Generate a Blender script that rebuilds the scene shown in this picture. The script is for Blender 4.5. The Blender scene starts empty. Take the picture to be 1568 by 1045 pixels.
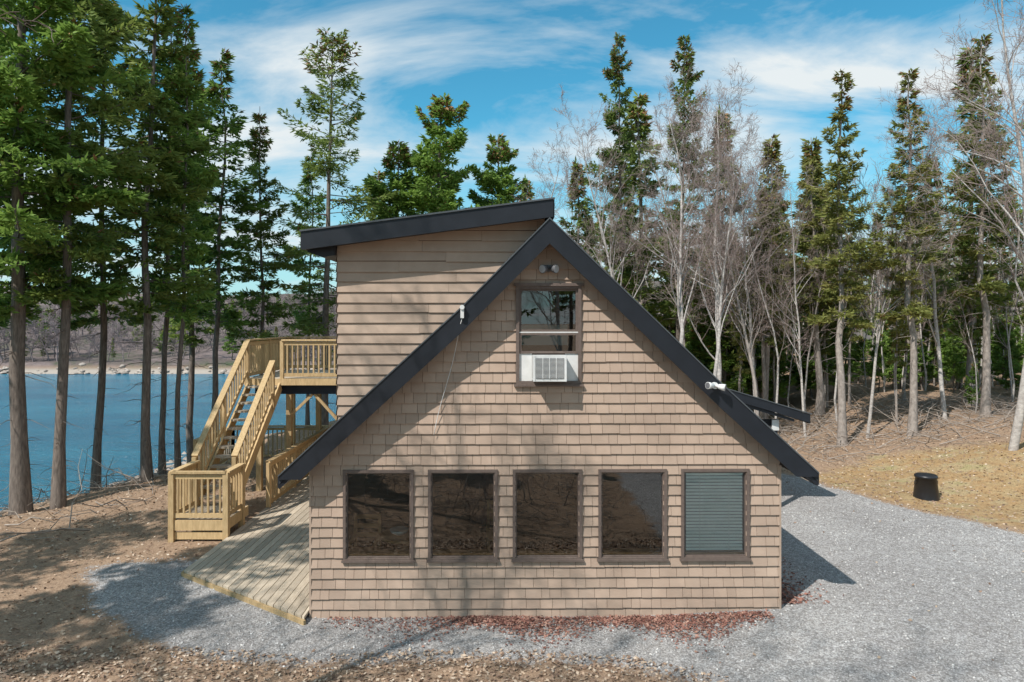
import bpy, math, random
import numpy as np
from mathutils import Vector
random.seed(3)
S=bpy.context.scene
COL=S.collection
# ------------------------------------------------------------ materials
def new_mat(name):
    m=bpy.data.materials.new(name); m.use_nodes=True
    nt=m.node_tree; b=nt.nodes['Principled BSDF']
    return m,nt,b
def N(nt,t,**k):
    n=nt.nodes.new(t)
    for a,v in k.items(): setattr(n,a,v)
    return n
def ramp(nt,src,stops):
    r=nt.nodes.new('ShaderNodeValToRGB')
    while len(r.color_ramp.elements)<len(stops): r.color_ramp.elements.new(.5)
    for e,(p,c) in zip(r.color_ramp.elements,stops):
        e.position=p; e.color=(*c,1) if len(c)==3 else c
    nt.links.new(src,r.inputs[0]); return r
def mixc(nt,f,a,b,mode='MIX'):
    m=nt.nodes.new('ShaderNodeMix'); m.data_type='RGBA'; m.blend_type=mode
    for sock,v in ((m.inputs[0],f),(m.inputs[6],a),(m.inputs[7],b)):
        if isinstance(v,(int,float)): sock.default_value=v
        elif isinstance(v,tuple): sock.default_value=(*v,1) if len(v)==3 else v
        else: nt.links.new(v,sock)
    return m.outputs[2]
def mth(nt,op,a,b=0.0,c=None,clamp=False):
    m=nt.nodes.new('ShaderNodeMath'); m.operation=op; m.use_clamp=clamp
    for i,v in enumerate((a,b,c)):
        if v is None: continue
        if isinstance(v,(int,float)): m.inputs[i].default_value=v
        else: nt.links.new(v,m.inputs[i])
    return m.outputs[0]
def noise(nt,scale,detail=4,vec=None,rough=.6):
    n=N(nt,'ShaderNodeTexNoise'); n.inputs['Scale'].default_value=scale
    n.inputs['Detail'].default_value=detail; n.inputs['Roughness'].default_value=rough
    if vec is not None: nt.links.new(vec,n.inputs['Vector'])
    return n.outputs['Fac']
def objco(nt,scale=(1,1,1)):
    t=N(nt,'ShaderNodeTexCoord'); mp=N(nt,'ShaderNodeMapping'); mp.inputs['Scale'].default_value=scale
    nt.links.new(t.outputs['Object'],mp.inputs['Vector']); return mp.outputs['Vector']
def bump(nt,b,h,strength=.4,dist=.02):
    bp=N(nt,'ShaderNodeBump'); bp.inputs['Strength'].default_value=strength; bp.inputs['Distance'].default_value=dist
    nt.links.new(h,bp.inputs['Height']); nt.links.new(bp.outputs[0],b.inputs['Normal'])
def simple(name,c,c2=None,scale=8,rough=.7,st=(1,1,1),bmp=0,spec=.3,attr=0):
    m,nt,b=new_mat(name)
    c2=c2 or tuple(x*.75 for x in c)
    v=objco(nt,st); n=noise(nt,scale,5,v)
    r=ramp(nt,n,[(.3,c2),(.7,c)])
    out=r.outputs[0]
    if attr:
        a=N(nt,'ShaderNodeAttribute',attribute_name='rnd')
        f=mth(nt,'MULTIPLY_ADD',a.outputs['Fac'],2*attr,1-attr)
        cb=N(nt,'ShaderNodeCombineColor')
        for i in range(3): nt.links.new(f,cb.inputs[i])
        out=mixc(nt,1.0,out,cb.outputs[0],'MULTIPLY')
    nt.links.new(out,b.inputs['Base Color'])
    b.inputs['Roughness'].default_value=rough
    b.inputs['Specular IOR Level'].default_value=spec
    if bmp: bump(nt,b,n,bmp,.01)
    return m
M={}
M['shake']=simple('tan_shake',(.475,.355,.275),(.375,.275,.212),1.6,.75,(1,1,1),0,.25,attr=.09)
M['lap']=simple('tan_lap',(.475,.36,.28),(.38,.283,.218),1.6,.75,(1,1,1),0,.25,attr=.07)
M['backing']=simple('wall_backing',(.10,.065,.05))
M['fascia']=simple('dark_fascia',(.017,.02,.027),(.011,.013,.018),3,.45,spec=.4)
M['roof']=simple('asphalt_roof',(.05,.052,.056),(.025,.026,.03),30,.9,bmp=.4)
M['drip']=simple('drip_edge',(.09,.10,.11),None,5,.4,spec=.5)
M['trim']=simple('brown_trim',(.17,.13,.11),(.12,.09,.078),20,.6)
M['white']=simple('white_plastic',(.75,.75,.74),(.62,.62,.6),6,.4)
M['grey']=simple('grey_grille',(.16,.16,.17),(.1,.1,.11),30,.5)
M['sillwood']=simple('pine_sill',(.50,.25,.09),(.36,.17,.06),12,.5,(1,8,8))
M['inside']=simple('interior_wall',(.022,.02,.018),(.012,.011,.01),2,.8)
M['blind']=simple('blind_slat',(.90,.94,.91),(.84,.88,.85),5,.5)
M['wood']=simple('treated_pine',(.58,.42,.23),(.40,.28,.145),9,.75,(3,3,.6),.2,.2,attr=.18)
M['board']=simple('deck_board',(.54,.46,.36),(.39,.325,.245),7,.8,(4,.5,4),.2,.2,attr=.2)
M['navy']=simple('painted_beam',(.02,.028,.045),None,4,.5)
M['bin']=simple('black_plastic',(.018,.02,.024),(.012,.012,.015),6,.4,spec=.5)
M['bark']=simple('spruce_bark',(.27,.225,.195),(.10,.083,.073),9,.95,(3,3,.5),.6,.1)
M['birch']=simple('birch_bark',(.62,.58,.54),(.32,.29,.27),5,.85,(2,2,3),.2,.15)
M['greybark']=simple('grey_bark',(.42,.37,.33),(.22,.19,.17),6,.9,(2,2,1),.3,.1)
M['twig']=simple('twig_bark',(.40,.32,.29),(.27,.21,.19),6,.9,(2,2,1),0,.1)
M['hilltwig']=simple('hill_twig',(.30,.25,.25),(.20,.165,.165),.3,.9,(1,1,1),0,.1)
M['stick']=simple('dead_wood',(.42,.36,.31),(.24,.2,.17),5,.9)
M['stone']=simple('gravel_stone',(.52,.505,.49),(.41,.40,.39),3,.85,attr=.45)
M['rock']=simple('shore_rock',(.46,.40,.35),(.28,.24,.21),2,.9,bmp=.5,attr=.3)
M['lamp']=simple('lamp_face',(.55,.55,.55),(.4,.4,.42),5,.2,spec=.8)
M['cone']=simple('spruce_cones',(.32,.17,.08),(.22,.12,.06),5,.8,attr=.3)
def foliage(name,dark,light,tip):
    m,nt,b=new_mat(name)
    a=N(nt,'ShaderNodeAttribute',attribute_name='rnd')
    v=objco(nt); n=noise(nt,.7,3,v)
    f=mth(nt,'ADD',mth(nt,'MULTIPLY',a.outputs['Fac'],.6),mth(nt,'MULTIPLY',n,.5))
    oi=N(nt,'ShaderNodeObjectInfo')
    f=mth(nt,'ADD',f,mth(nt,'MULTIPLY_ADD',oi.outputs['Random'],.3,-.15))
    r=ramp(nt,f,[(.2,dark),(.6,light),(.95,tip)])
    nt.links.new(r.outputs[0],b.inputs['Base Color'])
    b.inputs['Roughness'].default_value=.6; b.inputs['Specular IOR Level'].default_value=.25
    tr=N(nt,'ShaderNodeBsdfTranslucent'); nt.links.new(r.outputs[0],tr.inputs['Color'])
    mx=N(nt,'ShaderNodeMixShader'); mx.inputs[0].default_value=.42
    out=nt.nodes['Material Output']
    nt.links.new(b.outputs[0],mx.inputs[1]); nt.links.new(tr.outputs[0],mx.inputs[2]); nt.links.new(mx.outputs[0],out.inputs[0])
    return m
M['needle']=foliage('spruce_needles',(.09,.14,.04),(.20,.27,.065),(.29,.35,.09))
M['needleb']=foliage('spruce_needles_bright',(.095,.17,.04),(.21,.33,.07),(.31,.45,.10))
M['needleo']=foliage('spruce_needles_olive',(.105,.135,.045),(.24,.27,.075),(.34,.32,.11))
def leafm(name,st):
    m,nt,b=new_mat(name)
    a=N(nt,'ShaderNodeAttribute',attribute_name='rnd')
    r=ramp(nt,a.outputs['Fac'],st)
    nt.links.new(r.outputs[0],b.inputs['Base Color']); b.inputs['Roughness'].default_value=.8
    return m
M['leaf']=leafm('dead_leaf',[(0,(.16,.10,.07)),(.35,(.32,.21,.145)),(.7,(.46,.34,.24)),(1,(.60,.49,.38))])
M['redleaf']=leafm('red_dead_leaf',[(0,(.12,.05,.04)),(.5,(.27,.12,.09)),(1,(.40,.24,.18))])
def glassm():
    m,nt,b=new_mat('window_glass')
    nt.nodes.remove(b)
    fr=N(nt,'ShaderNodeFresnel'); fr.inputs[0].default_value=1.5
    f=mth(nt,'MULTIPLY_ADD',fr.outputs[0],2.0,.09,True)
    t=N(nt,'ShaderNodeBsdfTransparent'); t.inputs[0].default_value=(.92,.97,.95,1)
    g=N(nt,'ShaderNodeBsdfGlossy'); g.inputs['Roughness'].default_value=.005
    mx=N(nt,'ShaderNodeMixShader'); nt.links.new(f,mx.inputs[0]); nt.links.new(t.outputs[0],mx.inputs[1]); nt.links.new(g.outputs[0],mx.inputs[2])
    nt.links.new(mx.outputs[0],nt.nodes['Material Output'].inputs[0]); return m
M['glass']=glassm()
def waterm():
    m,nt,b=new_mat('lake_water')
    v=objco(nt,(1,2.6,1)); n=noise(nt,1.3,6,v,.65)
    n2=noise(nt,.08,4,objco(nt,(1,2.5,1)))
    r=ramp(nt,n2,[(.35,(.005,.125,.22)),(.65,(.02,.205,.31))])
    nt.links.new(r.outputs[0],b.inputs['Base Color'])
    b.inputs['Roughness'].default_value=.15; b.inputs['IOR'].default_value=1.33; b.inputs['Specular IOR Level'].default_value=.35
    bump(nt,b,n,1.0,.35); return m
M['water']=waterm()
def groundm():
    m,nt,b=new_mat('forest_ground')
    v=objco(nt)
    a=N(nt,'ShaderNodeAttribute',attribute_name='mask')
    sp=N(nt,'ShaderNodeSeparateColor'); nt.links.new(a.outputs['Color'],sp.inputs[0])
    nA=noise(nt,1.3,5,v); nB=noise(nt,9,6,v,.75); nC=noise(nt,38,5,v,.8); nD=noise(nt,.35,3,v)
    def mask(ch,k=7,amp=.7):
        x=mth(nt,'ADD',sp.outputs[ch],mth(nt,'MULTIPLY_ADD',nA,amp,-amp/2))
        x=mth(nt,'ADD',x,mth(nt,'MULTIPLY_ADD',nB,.5,-.25))
        return mth(nt,'MULTIPLY_ADD',mth(nt,'SUBTRACT',x,.5),k,.5,True)
    lit=ramp(nt,nC,[(.28,(.15,.10,.07)),(.45,(.33,.235,.165)),(.58,(.44,.33,.24)),(.72,(.60,.48,.37))]).outputs[0]
    lit2=ramp(nt,nB,[(.35,(.6,.55,.52)),(.65,(1.1,1.05,1.0))]).outputs[0]
    lit=mixc(nt,.8,lit,lit2,'MULTIPLY')
    gr=ramp(nt,nC,[(.3,(.20,.15,.09)),(.5,(.43,.34,.20)),(.7,(.57,.48,.31))]).outputs[0]
    grg=ramp(nt,nA,[(.38,(1,.95,.9)),(.5,(.95,.8,.7)),(.6,(1,1,1)),(.75,(.82,.98,.75))]).outputs[0]
    gr=mixc(nt,1.0,gr,grg,'MULTIPLY'); gr=mixc(nt,.7,gr,lit2,'MULTIPLY')
    vo=N(nt,'ShaderNodeTexVoronoi'); vo.inputs['Scale'].default_value=46; nt.links.new(v,vo.inputs['Vector'])
    sv=N(nt,'ShaderNodeSeparateColor'); nt.links.new(vo.outputs['Color'],sv.inputs[0])
    gv=ramp(nt,sv.outputs[0],[(0,(.30,.29,.285)),(.5,(.50,.485,.475)),(1,(.72,.71,.70))]).outputs[0]
    gl=ramp(nt,nD,[(.35,(.84,.83,.83)),(.7,(1.12,1.12,1.12))]).outputs[0]
    gv=mixc(nt,1.0,gv,gl,'MULTIPLY')
    gl=ramp(nt,nB,[(.35,(.72,.70,.67)),(.6,(1.08,1.08,1.08))]).outputs[0]
    gv=mixc(nt,1.0,gv,gl,'MULTIPLY')
    gap=mth(nt,'MULTIPLY',vo.outputs['Distance'],.8,None,True)
    gv=mixc(nt,gap,gv,(.15,.14,.135))
    c=mixc(nt,mask(1,4),lit,gr)
    c=mixc(nt,mask(0),c,gv)
    g=N(nt,'ShaderNodeNewGeometry'); sz=N(nt,'ShaderNodeSeparateXYZ'); nt.links.new(g.outputs['Position'],sz.inputs[0])
    zz=mth(nt,'ADD',sz.outputs[2],mth(nt,'MULTIPLY_ADD',nB,.4,-.2))
    sh=ramp(nt,mth(nt,'MULTIPLY_ADD',zz,-1.8,-.9),[(0,(0,0,0)),(.5,(1,1,1))]).outputs[0]
    c=mixc(nt,sh,c,mixc(nt,nB,(.26,.22,.19),(.5,.44,.38)))
    fy=mth(nt,'MULTIPLY_ADD',sz.outputs[1],1.0,-62.2,True)
    hz=noise(nt,.12,8,v,.85)
    c=mixc(nt,fy,c,ramp(nt,hz,[(.38,(.06,.085,.045)),(.48,(.14,.115,.105)),(.58,(.20,.16,.155)),(.7,(.27,.22,.20))]).outputs[0])
    nt.links.new(c,b.inputs['Base Color']); b.inputs['Roughness'].default_value=.95; b.inputs['Specular IOR Level'].default_value=.1
    hgt=mth(nt,'ADD',nC,mth(nt,'MULTIPLY',vo.outputs['Distance'],-.6))
    bump(nt,b,hgt,.6,.025)
    return m
M['ground']=groundm()
# ------------------------------------------------------------ mesh helpers
def fast_mesh(name,V,F,midx,mats,rnd=None,smooth=False):
    me=bpy.data.meshes.new(name)
    V=np.asarray(V,dtype=np.float32); F=np.asarray(F,dtype=np.int32); n=F.shape[1]
    me.vertices.add(len(V)); me.vertices.foreach_set('co',V.ravel())
    me.loops.add(F.size); me.loops.foreach_set('vertex_index',F.ravel())
    me.polygons.add(len(F)); me.polygons.foreach_set('loop_start',np.arange(0,F.size,n,dtype=np.int32))
    me.polygons.foreach_set('loop_total',np.full(len(F),n,dtype=np.int32))
    for m in mats: me.materials.append(m)
    me.polygons.foreach_set('material_index',np.asarray(midx,dtype=np.int32))
    if smooth: me.polygons.foreach_set('use_smooth',np.ones(len(F),dtype=bool))
    me.update(calc_edges=True)
    if rnd is not None:
        a=me.attributes.new('rnd','FLOAT','FACE'); a.data.foreach_set('value',np.asarray(rnd,dtype=np.float32))
    return me
def empty(name,loc=(0,0,0),rz=0):
    o=bpy.data.objects.new(name,None); o.location=loc; o.rotation_euler=(0,0,rz); COL.objects.link(o); return o
def put(name,me,parent=None,loc=(0,0,0),rot=(0,0,0),sc=(1,1,1)):
    o=bpy.data.objects.new(name,me); o.location=loc; o.rotation_euler=rot; o.scale=sc
    if parent: o.parent=parent
    COL.objects.link(o); return o
class MB:
    def __init__(s,mats): s.v=[];s.f=[];s.m=[];s.r=[];s.mats=mats;s.sm=[]
    def face(s,pts,mi=0,r=None,sm=False):
        k=len(s.v); s.v+= [tuple(p) for p in pts]; s.f.append(list(range(k,k+len(pts)))); s.m.append(mi); s.r.append(random.random() if r is None else r); s.sm.append(sm)
    def box(s,x0,x1,y0,y1,z0,z1,mi=0,r=None):
        r=random.random() if r is None else r
        k=len(s.v)
        s.v+=[(x0,y0,z0),(x1,y0,z0),(x1,y1,z0),(x0,y1,z0),(x0,y0,z1),(x1,y0,z1),(x1,y1,z1),(x0,y1,z1)]
        for q in ((0,3,2,1),(4,5,6,7),(0,1,5,4),(1,2,6,5),(2,3,7,6),(3,0,4,7)):
            s.f.append([k+i for i in q]); s.m.append(mi); s.r.append(r); s.sm.append(False)
    def beam(s,p,q,w,h,mi=0):
        p=Vector(p);q=Vector(q);d=(q-p).normalized()
        up=Vector((0,0,1)) if abs(d.z)<.98 else Vector((0,1,0))
        a=d.cross(up).normalized()*w/2; b=a.cross(d).normalized()*h/2
        k=len(s.v); r=random.random()
        for c in (p,q):
            for e,f in ((-1,-1),(1,-1),(1,1),(-1,1)): s.v.append(tuple(c+a*e+b*f))
        for t in ((0,1,2,3),(7,6,5,4),(0,4,5,1),(1,5,6,2),(2,6,7,3),(3,7,4,0)):
            s.f.append([k+i for i in t]); s.m.append(mi); s.r.append(r); s.sm.append(False)
    def tube(s,path,rad,k=8,mi=0,cap=True):
        path=[Vector(p) for p in path]; st=len(s.v); n=len(path); r=random.random()
        if not isinstance(rad,(list,tuple)): rad=[rad]*n
        for i,p in enumerate(path):
            d=(path[min(i+1,n-1)]-path[max(i-1,0)]).normalized()
            up=Vector((0,0,1)) if abs(d.z)<.95 else Vector((0,1,0))
            a=d.cross(up).normalized(); b=a.cross(d).normalized()
            for j in range(k):
                t=2*math.pi*j/k; s.v.append(tuple(p+(a*math.cos(t)+b*math.sin(t))*rad[i]))
        for i in range(n-1):
            for j in range(k):
                j2=(j+1)%k; s.f.append([st+i*k+j,st+i*k+j2,st+(i+1)*k+j2,st+(i+1)*k+j]); s.m.append(mi); s.r.append(r); s.sm.append(True)
        if cap:
            s.f.append([st+j for j in range(k)][::-1]); s.m.append(mi); s.r.append(r); s.sm.append(False)
            s.f.append([st+(n-1)*k+j for j in range(k)]); s.m.append(mi); s.r.append(r); s.sm.append(False)
    def prism(s,poly,y0,y1,mi=0,mtop=None):
        r=random.random(); n=len(poly)
        s.face([(x,y0,z) for x,z in poly],mi,r); s.face([(x,y1,z) for x,z in poly][::-1],mi,r)
        for i in range(n):
            a=poly[i];b=poly[(i+1)%n]
            s.face([(a[0],y0,a[1]),(a[0],y1,a[1]),(b[0],y1,b[1]),(b[0],y0,b[1])],mi,r)
    def obj(s,name,parent=None,bevel=0,**k):
        me=bpy.data.meshes.new(name); me.from_pydata(s.v,[],s.f)
        for m in s.mats: me.materials.append(m)
        me.polygons.foreach_set('material_index',s.m); me.polygons.foreach_set('use_smooth',s.sm)
        a=me.attributes.new('rnd','FLOAT','FACE'); a.data.foreach_set('value',s.r)
        me.update()
        o=put(name,me,parent,**k)
        if bevel:
            b=o.modifiers.new('bev','BEVEL'); b.width=bevel; b.segments=2; b.limit_method='ANGLE'
        return o
def clip_poly(P,planes):
    for a,b,c in planes:
        out=[]
        for i in range(len(P)):
            p=P[i];q=P[(i+1)%len(P)]
            dp=a*p[0]+b*p[2]-c; dq=a*q[0]+b*q[2]-c
            if dp<=0: out.append(p)
            if (dp<0<dq) or (dq<0<dp):
                t=dp/(dp-dq); out.append(tuple(p[i2]+(q[i2]-p[i2])*t for i2 in range(3)))
        P=out
        if len(P)<3: return None
    return P
# ------------------------------------------------------------ terrain
def sst(a,b,x):
    t=np.clip((x-a)/(b-a),0,1); return t*t*(3-2*t)
SY=[-60,-10,0,5,9.7,12,14,20,25,32,45,60,400]
SX=[-60,-25,-20,-17.5,-15.1,-13.9,-12.9,-13.6,-10.5,-7,-4,-2,-2]
def HT(x,y):
    x=np.asarray(x,dtype=float); y=np.asarray(y,dtype=float)
    s=np.interp(y,SY,SX)+.35*np.sin(y*1.3)+.2*np.sin(y*3.1)
    D=x-s
    land=np.where(D>-.5,-1.2+1.2*sst(-.5,6,D),np.maximum(-1.2+.3*(D+.5),-3))
    right=1.15*sst(8.5,17,x)*sst(0,9,y)+.02*np.clip(y-12,0,60)*sst(-5,6,x)
    nearh=.10*sst(1.5,4.6,x)*sst(-3,0,y)*(1-sst(8,12,x))
    far=-3+3.0*sst(59,64,y)+4.2*sst(64,105,y)+12*sst(110,240,y)+2.8*sst(80,160,y)*np.sin(x*.025+1)+.3*sst(64,70,y)*np.sin(x*.3)
    z=np.maximum(land+right,far)+nearh
    w=sst(0,3,np.maximum(np.abs(x-.5)-5.5, np.maximum(-y-1.5, y-12)))
    return z+w*(.035*np.sin(x*1.1+y*.7)+.03*np.sin(y*1.9-x*.6)+.015*np.sin(x*4.3)*np.sin(y*3.7))
def axis(lo,hi,st,far):
    core=np.arange(lo,hi+1e-6,st); out=[];v=hi;d=st
    while v<far: d*=1.13; v+=d; out.append(v)
    out2=[];v=lo;d=st
    while v>-far: d*=1.13; v-=d; out2.append(v)
    return np.array(out2[::-1]+list(core)+out)
gx=axis(-19,19,.17,700); gy=axis(-10,26,.17,700)
gy=np.sort(np.concatenate([gy,np.arange(57,72,.8)+.01]))
X,Y=np.meshgrid(gx,gy); Z=HT(X,Y)
V=np.stack([X,Y,Z],-1).reshape(-1,3); nx=len(gx); ny=len(gy)
i,j=np.meshgrid(np.arange(nx-1),np.arange(ny-1)); b0=(j*nx+i).ravel()
F=np.stack([b0,b0+1,b0+nx+1,b0+nx],-1)
GRAV=[(-7.9,2.1),(-6.7,.5),(-5.6,-.4),(-4.3,-1.3),(-2.6,-1.5),(-.74,-1.3),(1.5,-1.5),(2.5,-2.0),(3.2,-3.2),(3.4,-12),(40,-12),(40,-6),(16,.8),(10.45,3.5),(8.6,6.8),(8.0,9.0),(6,11),(3,11),(-5.6,2.4)]
GRASS=[(8.2,9.2),(8.7,7.0),(10.6,3.7),(16,1),(40,-5),(40,6),(20,8.5),(14,10),(11,10.5)]
def sdp(px,py,poly):
    d=np.full(px.shape,1e9); ins=np.zeros(px.shape,bool); n=len(poly)
    for i in range(n):
        ax,ay=poly[i];bx,by=poly[(i+1)%n]
        ex,ey=bx-ax,by-ay; t=np.clip(((px-ax)*ex+(py-ay)*ey)/(ex*ex+ey*ey),0,1)
        d=np.minimum(d,np.hypot(px-ax-t*ex,py-ay-t*ey))
        c=((ay>py)!=(by>py))&(px<(bx-ax)*(py-ay)/((by-ay)+1e-12)+ax)
        ins^=c
    return np.where(ins,d,-d)
R=np.clip(.5+sdp(V[:,0],V[:,1],GRAV)/1.2,0,1); G=np.clip(.5+sdp(V[:,0],V[:,1],GRASS)/2.5,0,1)
me=fast_mesh('ground',V,F,np.zeros(len(F)),[M['ground']],smooth=True)
a=me.color_attributes.new('mask','FLOAT_COLOR','POINT')
a.data.foreach_set('color',np.stack([R,G,R*0,R*0+1],-1).astype(np.float32).ravel())
put('ground',me)
wv=[(-700,-80,-1.17),(60,-80,-1.17),(60,90,-1.17),(-700,90,-1.17)]
me=bpy.data.meshes.new('lake_water'); me.from_pydata(wv,[],[(0,1,2,3)]); me.materials.append(M['water']); put('lake_water',me)
# ------------------------------------------------------------ house
house=empty('shingle_house',(0,0,0),math.radians(.8))
XL,XR=-3.06,4.11
PROF=[(-3.46,2.22),(-.75,4.72),(.555,6.04),(3.12,3.58),(4.58,2.24)]
def roofz(x): return float(np.interp(x,[p[0] for p in PROF],[p[1] for p in PROF]))
def pl(p,q,off):
    dx,dz=q[0]-p[0],q[1]-p[1]; a,b=-dz,dx; return (a,b,a*p[0]+b*p[1]-off*math.hypot(a,b))
gplanes=[pl(PROF[i],PROF[i+1],.09) for i in range(4)]
WIN=[(-2.57,-1.50),(-1.28,-.22),(.01,1.07),(1.32,2.37),(2.59,3.64)]
WZ=(.86,2.25)
AW=(.06,1.06,3.55,5.06)
holes=[(a+.05,b-.05,WZ[0]+.05,WZ[1]-.05) for a,b in WIN]+[(AW[0]+.05,AW[1]-.05,AW[2]+.05,AW[3]-.05)]
ROW=.157
def subtract(x0,x1,cuts):
    segs=[(x0,x1)]
    for a,b in cuts:
        n=[]
        for s,e in segs:
            if b<=s or a>=e: n.append((s,e)); continue
            if s<a: n.append((s,a))
            if e>b: n.append((b,e))
        segs=n
    return segs
def siding(mb,x0,x1,z0,z1,planes,holes,smin,smax,yo=0,wav=.004,gap=.006,T=.017):
    z=z0; 
    while z<z1:
        x=x0-random.uniform(0,.2)
        zb0=z; zt=z+ROW
        zs=sorted({zb0,zt}|{h for hh in holes for h in hh[2:] if zb0<h<zt})
        while x<x1:
            w=random.uniform(smin,smax); rr=random.random(); off=random.uniform(-wav,wav); off2=off+random.uniform(-wav,wav)*.6
            for za,zb in zip(zs[:-1],zs[1:]):
                cuts=[(h[0],h[1]) for h in holes if h[2]<(za+zb)/2<h[3]]
                for s,e in subtract(max(x,x0),min(x+w-gap,x1),cuts):
                    if e-s<.003: continue
                    la,lb=(za+off,za+off2) if za==zb0 else (za,za)
                    fy=lambda zz: yo-.004-T*(1-(zz-zb0)/ROW)
                    P=clip_poly([(s,fy(la),la),(e,fy(lb),lb),(e,fy(zb),zb),(s,fy(zb),zb)],planes)
                    if P: mb.face(P,0,rr)
                    if za==zb0:
                        P=clip_poly([(s,yo,la),(e,yo,lb),(e,fy(lb),lb),(s,fy(la),la)],planes)
                        if P: mb.face(P,0,rr)
                    for xx,lo in ((s,la),(e,lb)):
                        P=clip_poly([(xx,yo,lo),(xx,fy(lo),lo),(xx,fy(zb),zb),(xx,yo,zb)],planes)
                        if P: mb.face(P,0,rr)
            x+=w
        z+=ROW
mb=MB([M['shake']])
siding(mb,XL,XR,-.03,6.1,gplanes,holes,.12,.27,wav=.003,gap=.0052,T=.026)
mb.obj('gable_shakes',house)
mb=MB([M['backing']])
xs=sorted({XL,XR}|{h for hh in holes for h in hh[:2]}); zs=sorted({-.15,6.1}|{h for hh in holes for h in hh[2:]})
for xa,xb in zip(xs[:-1],xs[1:]):
    for za,zb in zip(zs[:-1],zs[1:]):
        cx,cz=(xa+xb)/2,(za+zb)/2
        if any(h[0]<cx<h[1] and h[2]<cz<h[3] for h in holes): continue
        P=clip_poly([(xa,0.001,za),(xb,0.001,za),(xb,0.001,zb),(xa,0.001,zb)],gplanes)
        if P: mb.face(P)
        P=clip_poly([(xa,0.12,za),(xb,0.12,za),(xb,0.12,zb),(xa,0.12,zb)],gplanes)
        if P: mb.face(P[::-1])
for h in holes:
    for (x0,z0,x1,z1) in ((h[0],h[2],h[1],h[2]),(h[1],h[2],h[1],h[3]),(h[1],h[3],h[0],h[3]),(h[0],h[3],h[0],h[2])):
        mb.face([(x0,0.001,z0),(x1,0.001,z1),(x1,.12,z1),(x0,.12,z0)])
mb.obj('gable_backing',house)
LEN=11.2
mb=MB([M['lap'],M['backing']])
z=-.03
while z<2.3:
    for x,sg in ((XL,-1),(XR,1)):
        y0,y1=0.0,LEN
        xo=x+sg*.02
        mb.face([(xo,y0,z),(xo,y1,z),(x,y1,z+ROW),(x,y0,z+ROW)][::sg],0)
        mb.face([(xo,y0,z),(xo,y1,z),(x,y1,z),(x,y0,z)],0)
    z+=ROW
mb.prism([(XL,-.1),(XR,-.1),(XR,roofz(XR)-.15),(.555,5.9),(XL,roofz(XL)-.15)],LEN-.1,LEN,0)
mb.box(XR-.005,XR+.025,-.026,.05,-.1,2.3,0); mb.box(XL-.025,XL+.005,-.026,.05,-.1,2.25,0)
mb.obj('side_walls',house)
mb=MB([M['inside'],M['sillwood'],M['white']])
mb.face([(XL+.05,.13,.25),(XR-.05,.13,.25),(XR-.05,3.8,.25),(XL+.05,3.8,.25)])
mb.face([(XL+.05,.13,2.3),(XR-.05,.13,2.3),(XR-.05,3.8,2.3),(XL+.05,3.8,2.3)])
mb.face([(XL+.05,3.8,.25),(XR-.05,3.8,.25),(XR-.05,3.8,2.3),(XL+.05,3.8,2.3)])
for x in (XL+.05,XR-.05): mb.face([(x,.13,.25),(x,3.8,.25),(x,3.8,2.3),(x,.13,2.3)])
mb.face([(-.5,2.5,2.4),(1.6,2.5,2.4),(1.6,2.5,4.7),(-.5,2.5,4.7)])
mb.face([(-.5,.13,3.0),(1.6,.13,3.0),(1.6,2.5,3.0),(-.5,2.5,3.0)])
for a,b in WIN: mb.box(a+.03,b-.03,.10,.22,.90,.955,1)
for a,b in WIN: mb.box(a+.06,b-.06,.032,.075,.915,.955,1)
def chair(x,y,c=1):
    for dx in (-.2,.2):
        mb.beam((x+dx,y-.2,.25),(x+dx*.9,y-.18,.72),.05,.05,c); mb.beam((x+dx,y+.2,.25),(x+dx,y+.26,1.3),.05,.05,c)
        mb.beam((x+dx,y-.25,.92),(x+dx,y+.2,.95),.06,.03,c)
    mb.box(x-.24,x+.24,y-.24,y+.22,.70,.75,c)
    for t in (.95,1.1,1.25): mb.beam((x-.2,y+.24,t),(x+.2,y+.24,t),.03,.07,c)
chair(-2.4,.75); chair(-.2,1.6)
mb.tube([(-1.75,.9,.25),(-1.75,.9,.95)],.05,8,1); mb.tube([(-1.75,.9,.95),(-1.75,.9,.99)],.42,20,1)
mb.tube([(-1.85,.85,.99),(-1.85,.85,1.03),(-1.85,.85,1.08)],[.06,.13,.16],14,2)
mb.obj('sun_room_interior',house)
mb=MB([M['trim'],M['glass'],M['blind'],M['white']])
def frame(x0,x1,z0,z1,w,y0,y1,mi=0):
    mb.box(x0,x1,y0,y1,z1-w,z1,mi); mb.box(x0,x1,y0,y1,z0,z0+w,mi)
    mb.box(x0,x0+w,y0,y1,z0+w,z1-w,mi); mb.box(x1-w,x1,y0,y1,z0+w,z1-w,mi)
for a,b in WIN:
    frame(a,b,WZ[0],WZ[1],.042,-.05,.02)
    frame(a+.042,b-.042,WZ[0]+.042,WZ[1]-.042,.022,-.02,.03)
    mb.box(a-.02,b+.02,-.068,-.01,WZ[0]-.012,WZ[0]+.02)
    mb.face([(a+.05,.008,WZ[0]+.05),(b-.05,.008,WZ[0]+.05),(b-.05,.008,WZ[1]-.05),(a+.05,.008,WZ[1]-.05)],1)
a,b=WIN[4]
z=.99
while z<2.13:
    mb.face([(a+.09,.018,z),(b-.09,.018,z),(b-.09,.030,z+.036),(a+.09,.030,z+.036)],2)
    z+=.050
mb.box(a+.09,b-.09,.016,.045,2.14,2.18,2)
for xx in (a+.3,b-.3): mb.box(xx-.004,xx+.004,.012,.016,1.0,2.15,3)
x0,x1,z0,z1=AW
frame(x0,x1,z0,z1,.05,-.05,.02)
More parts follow.
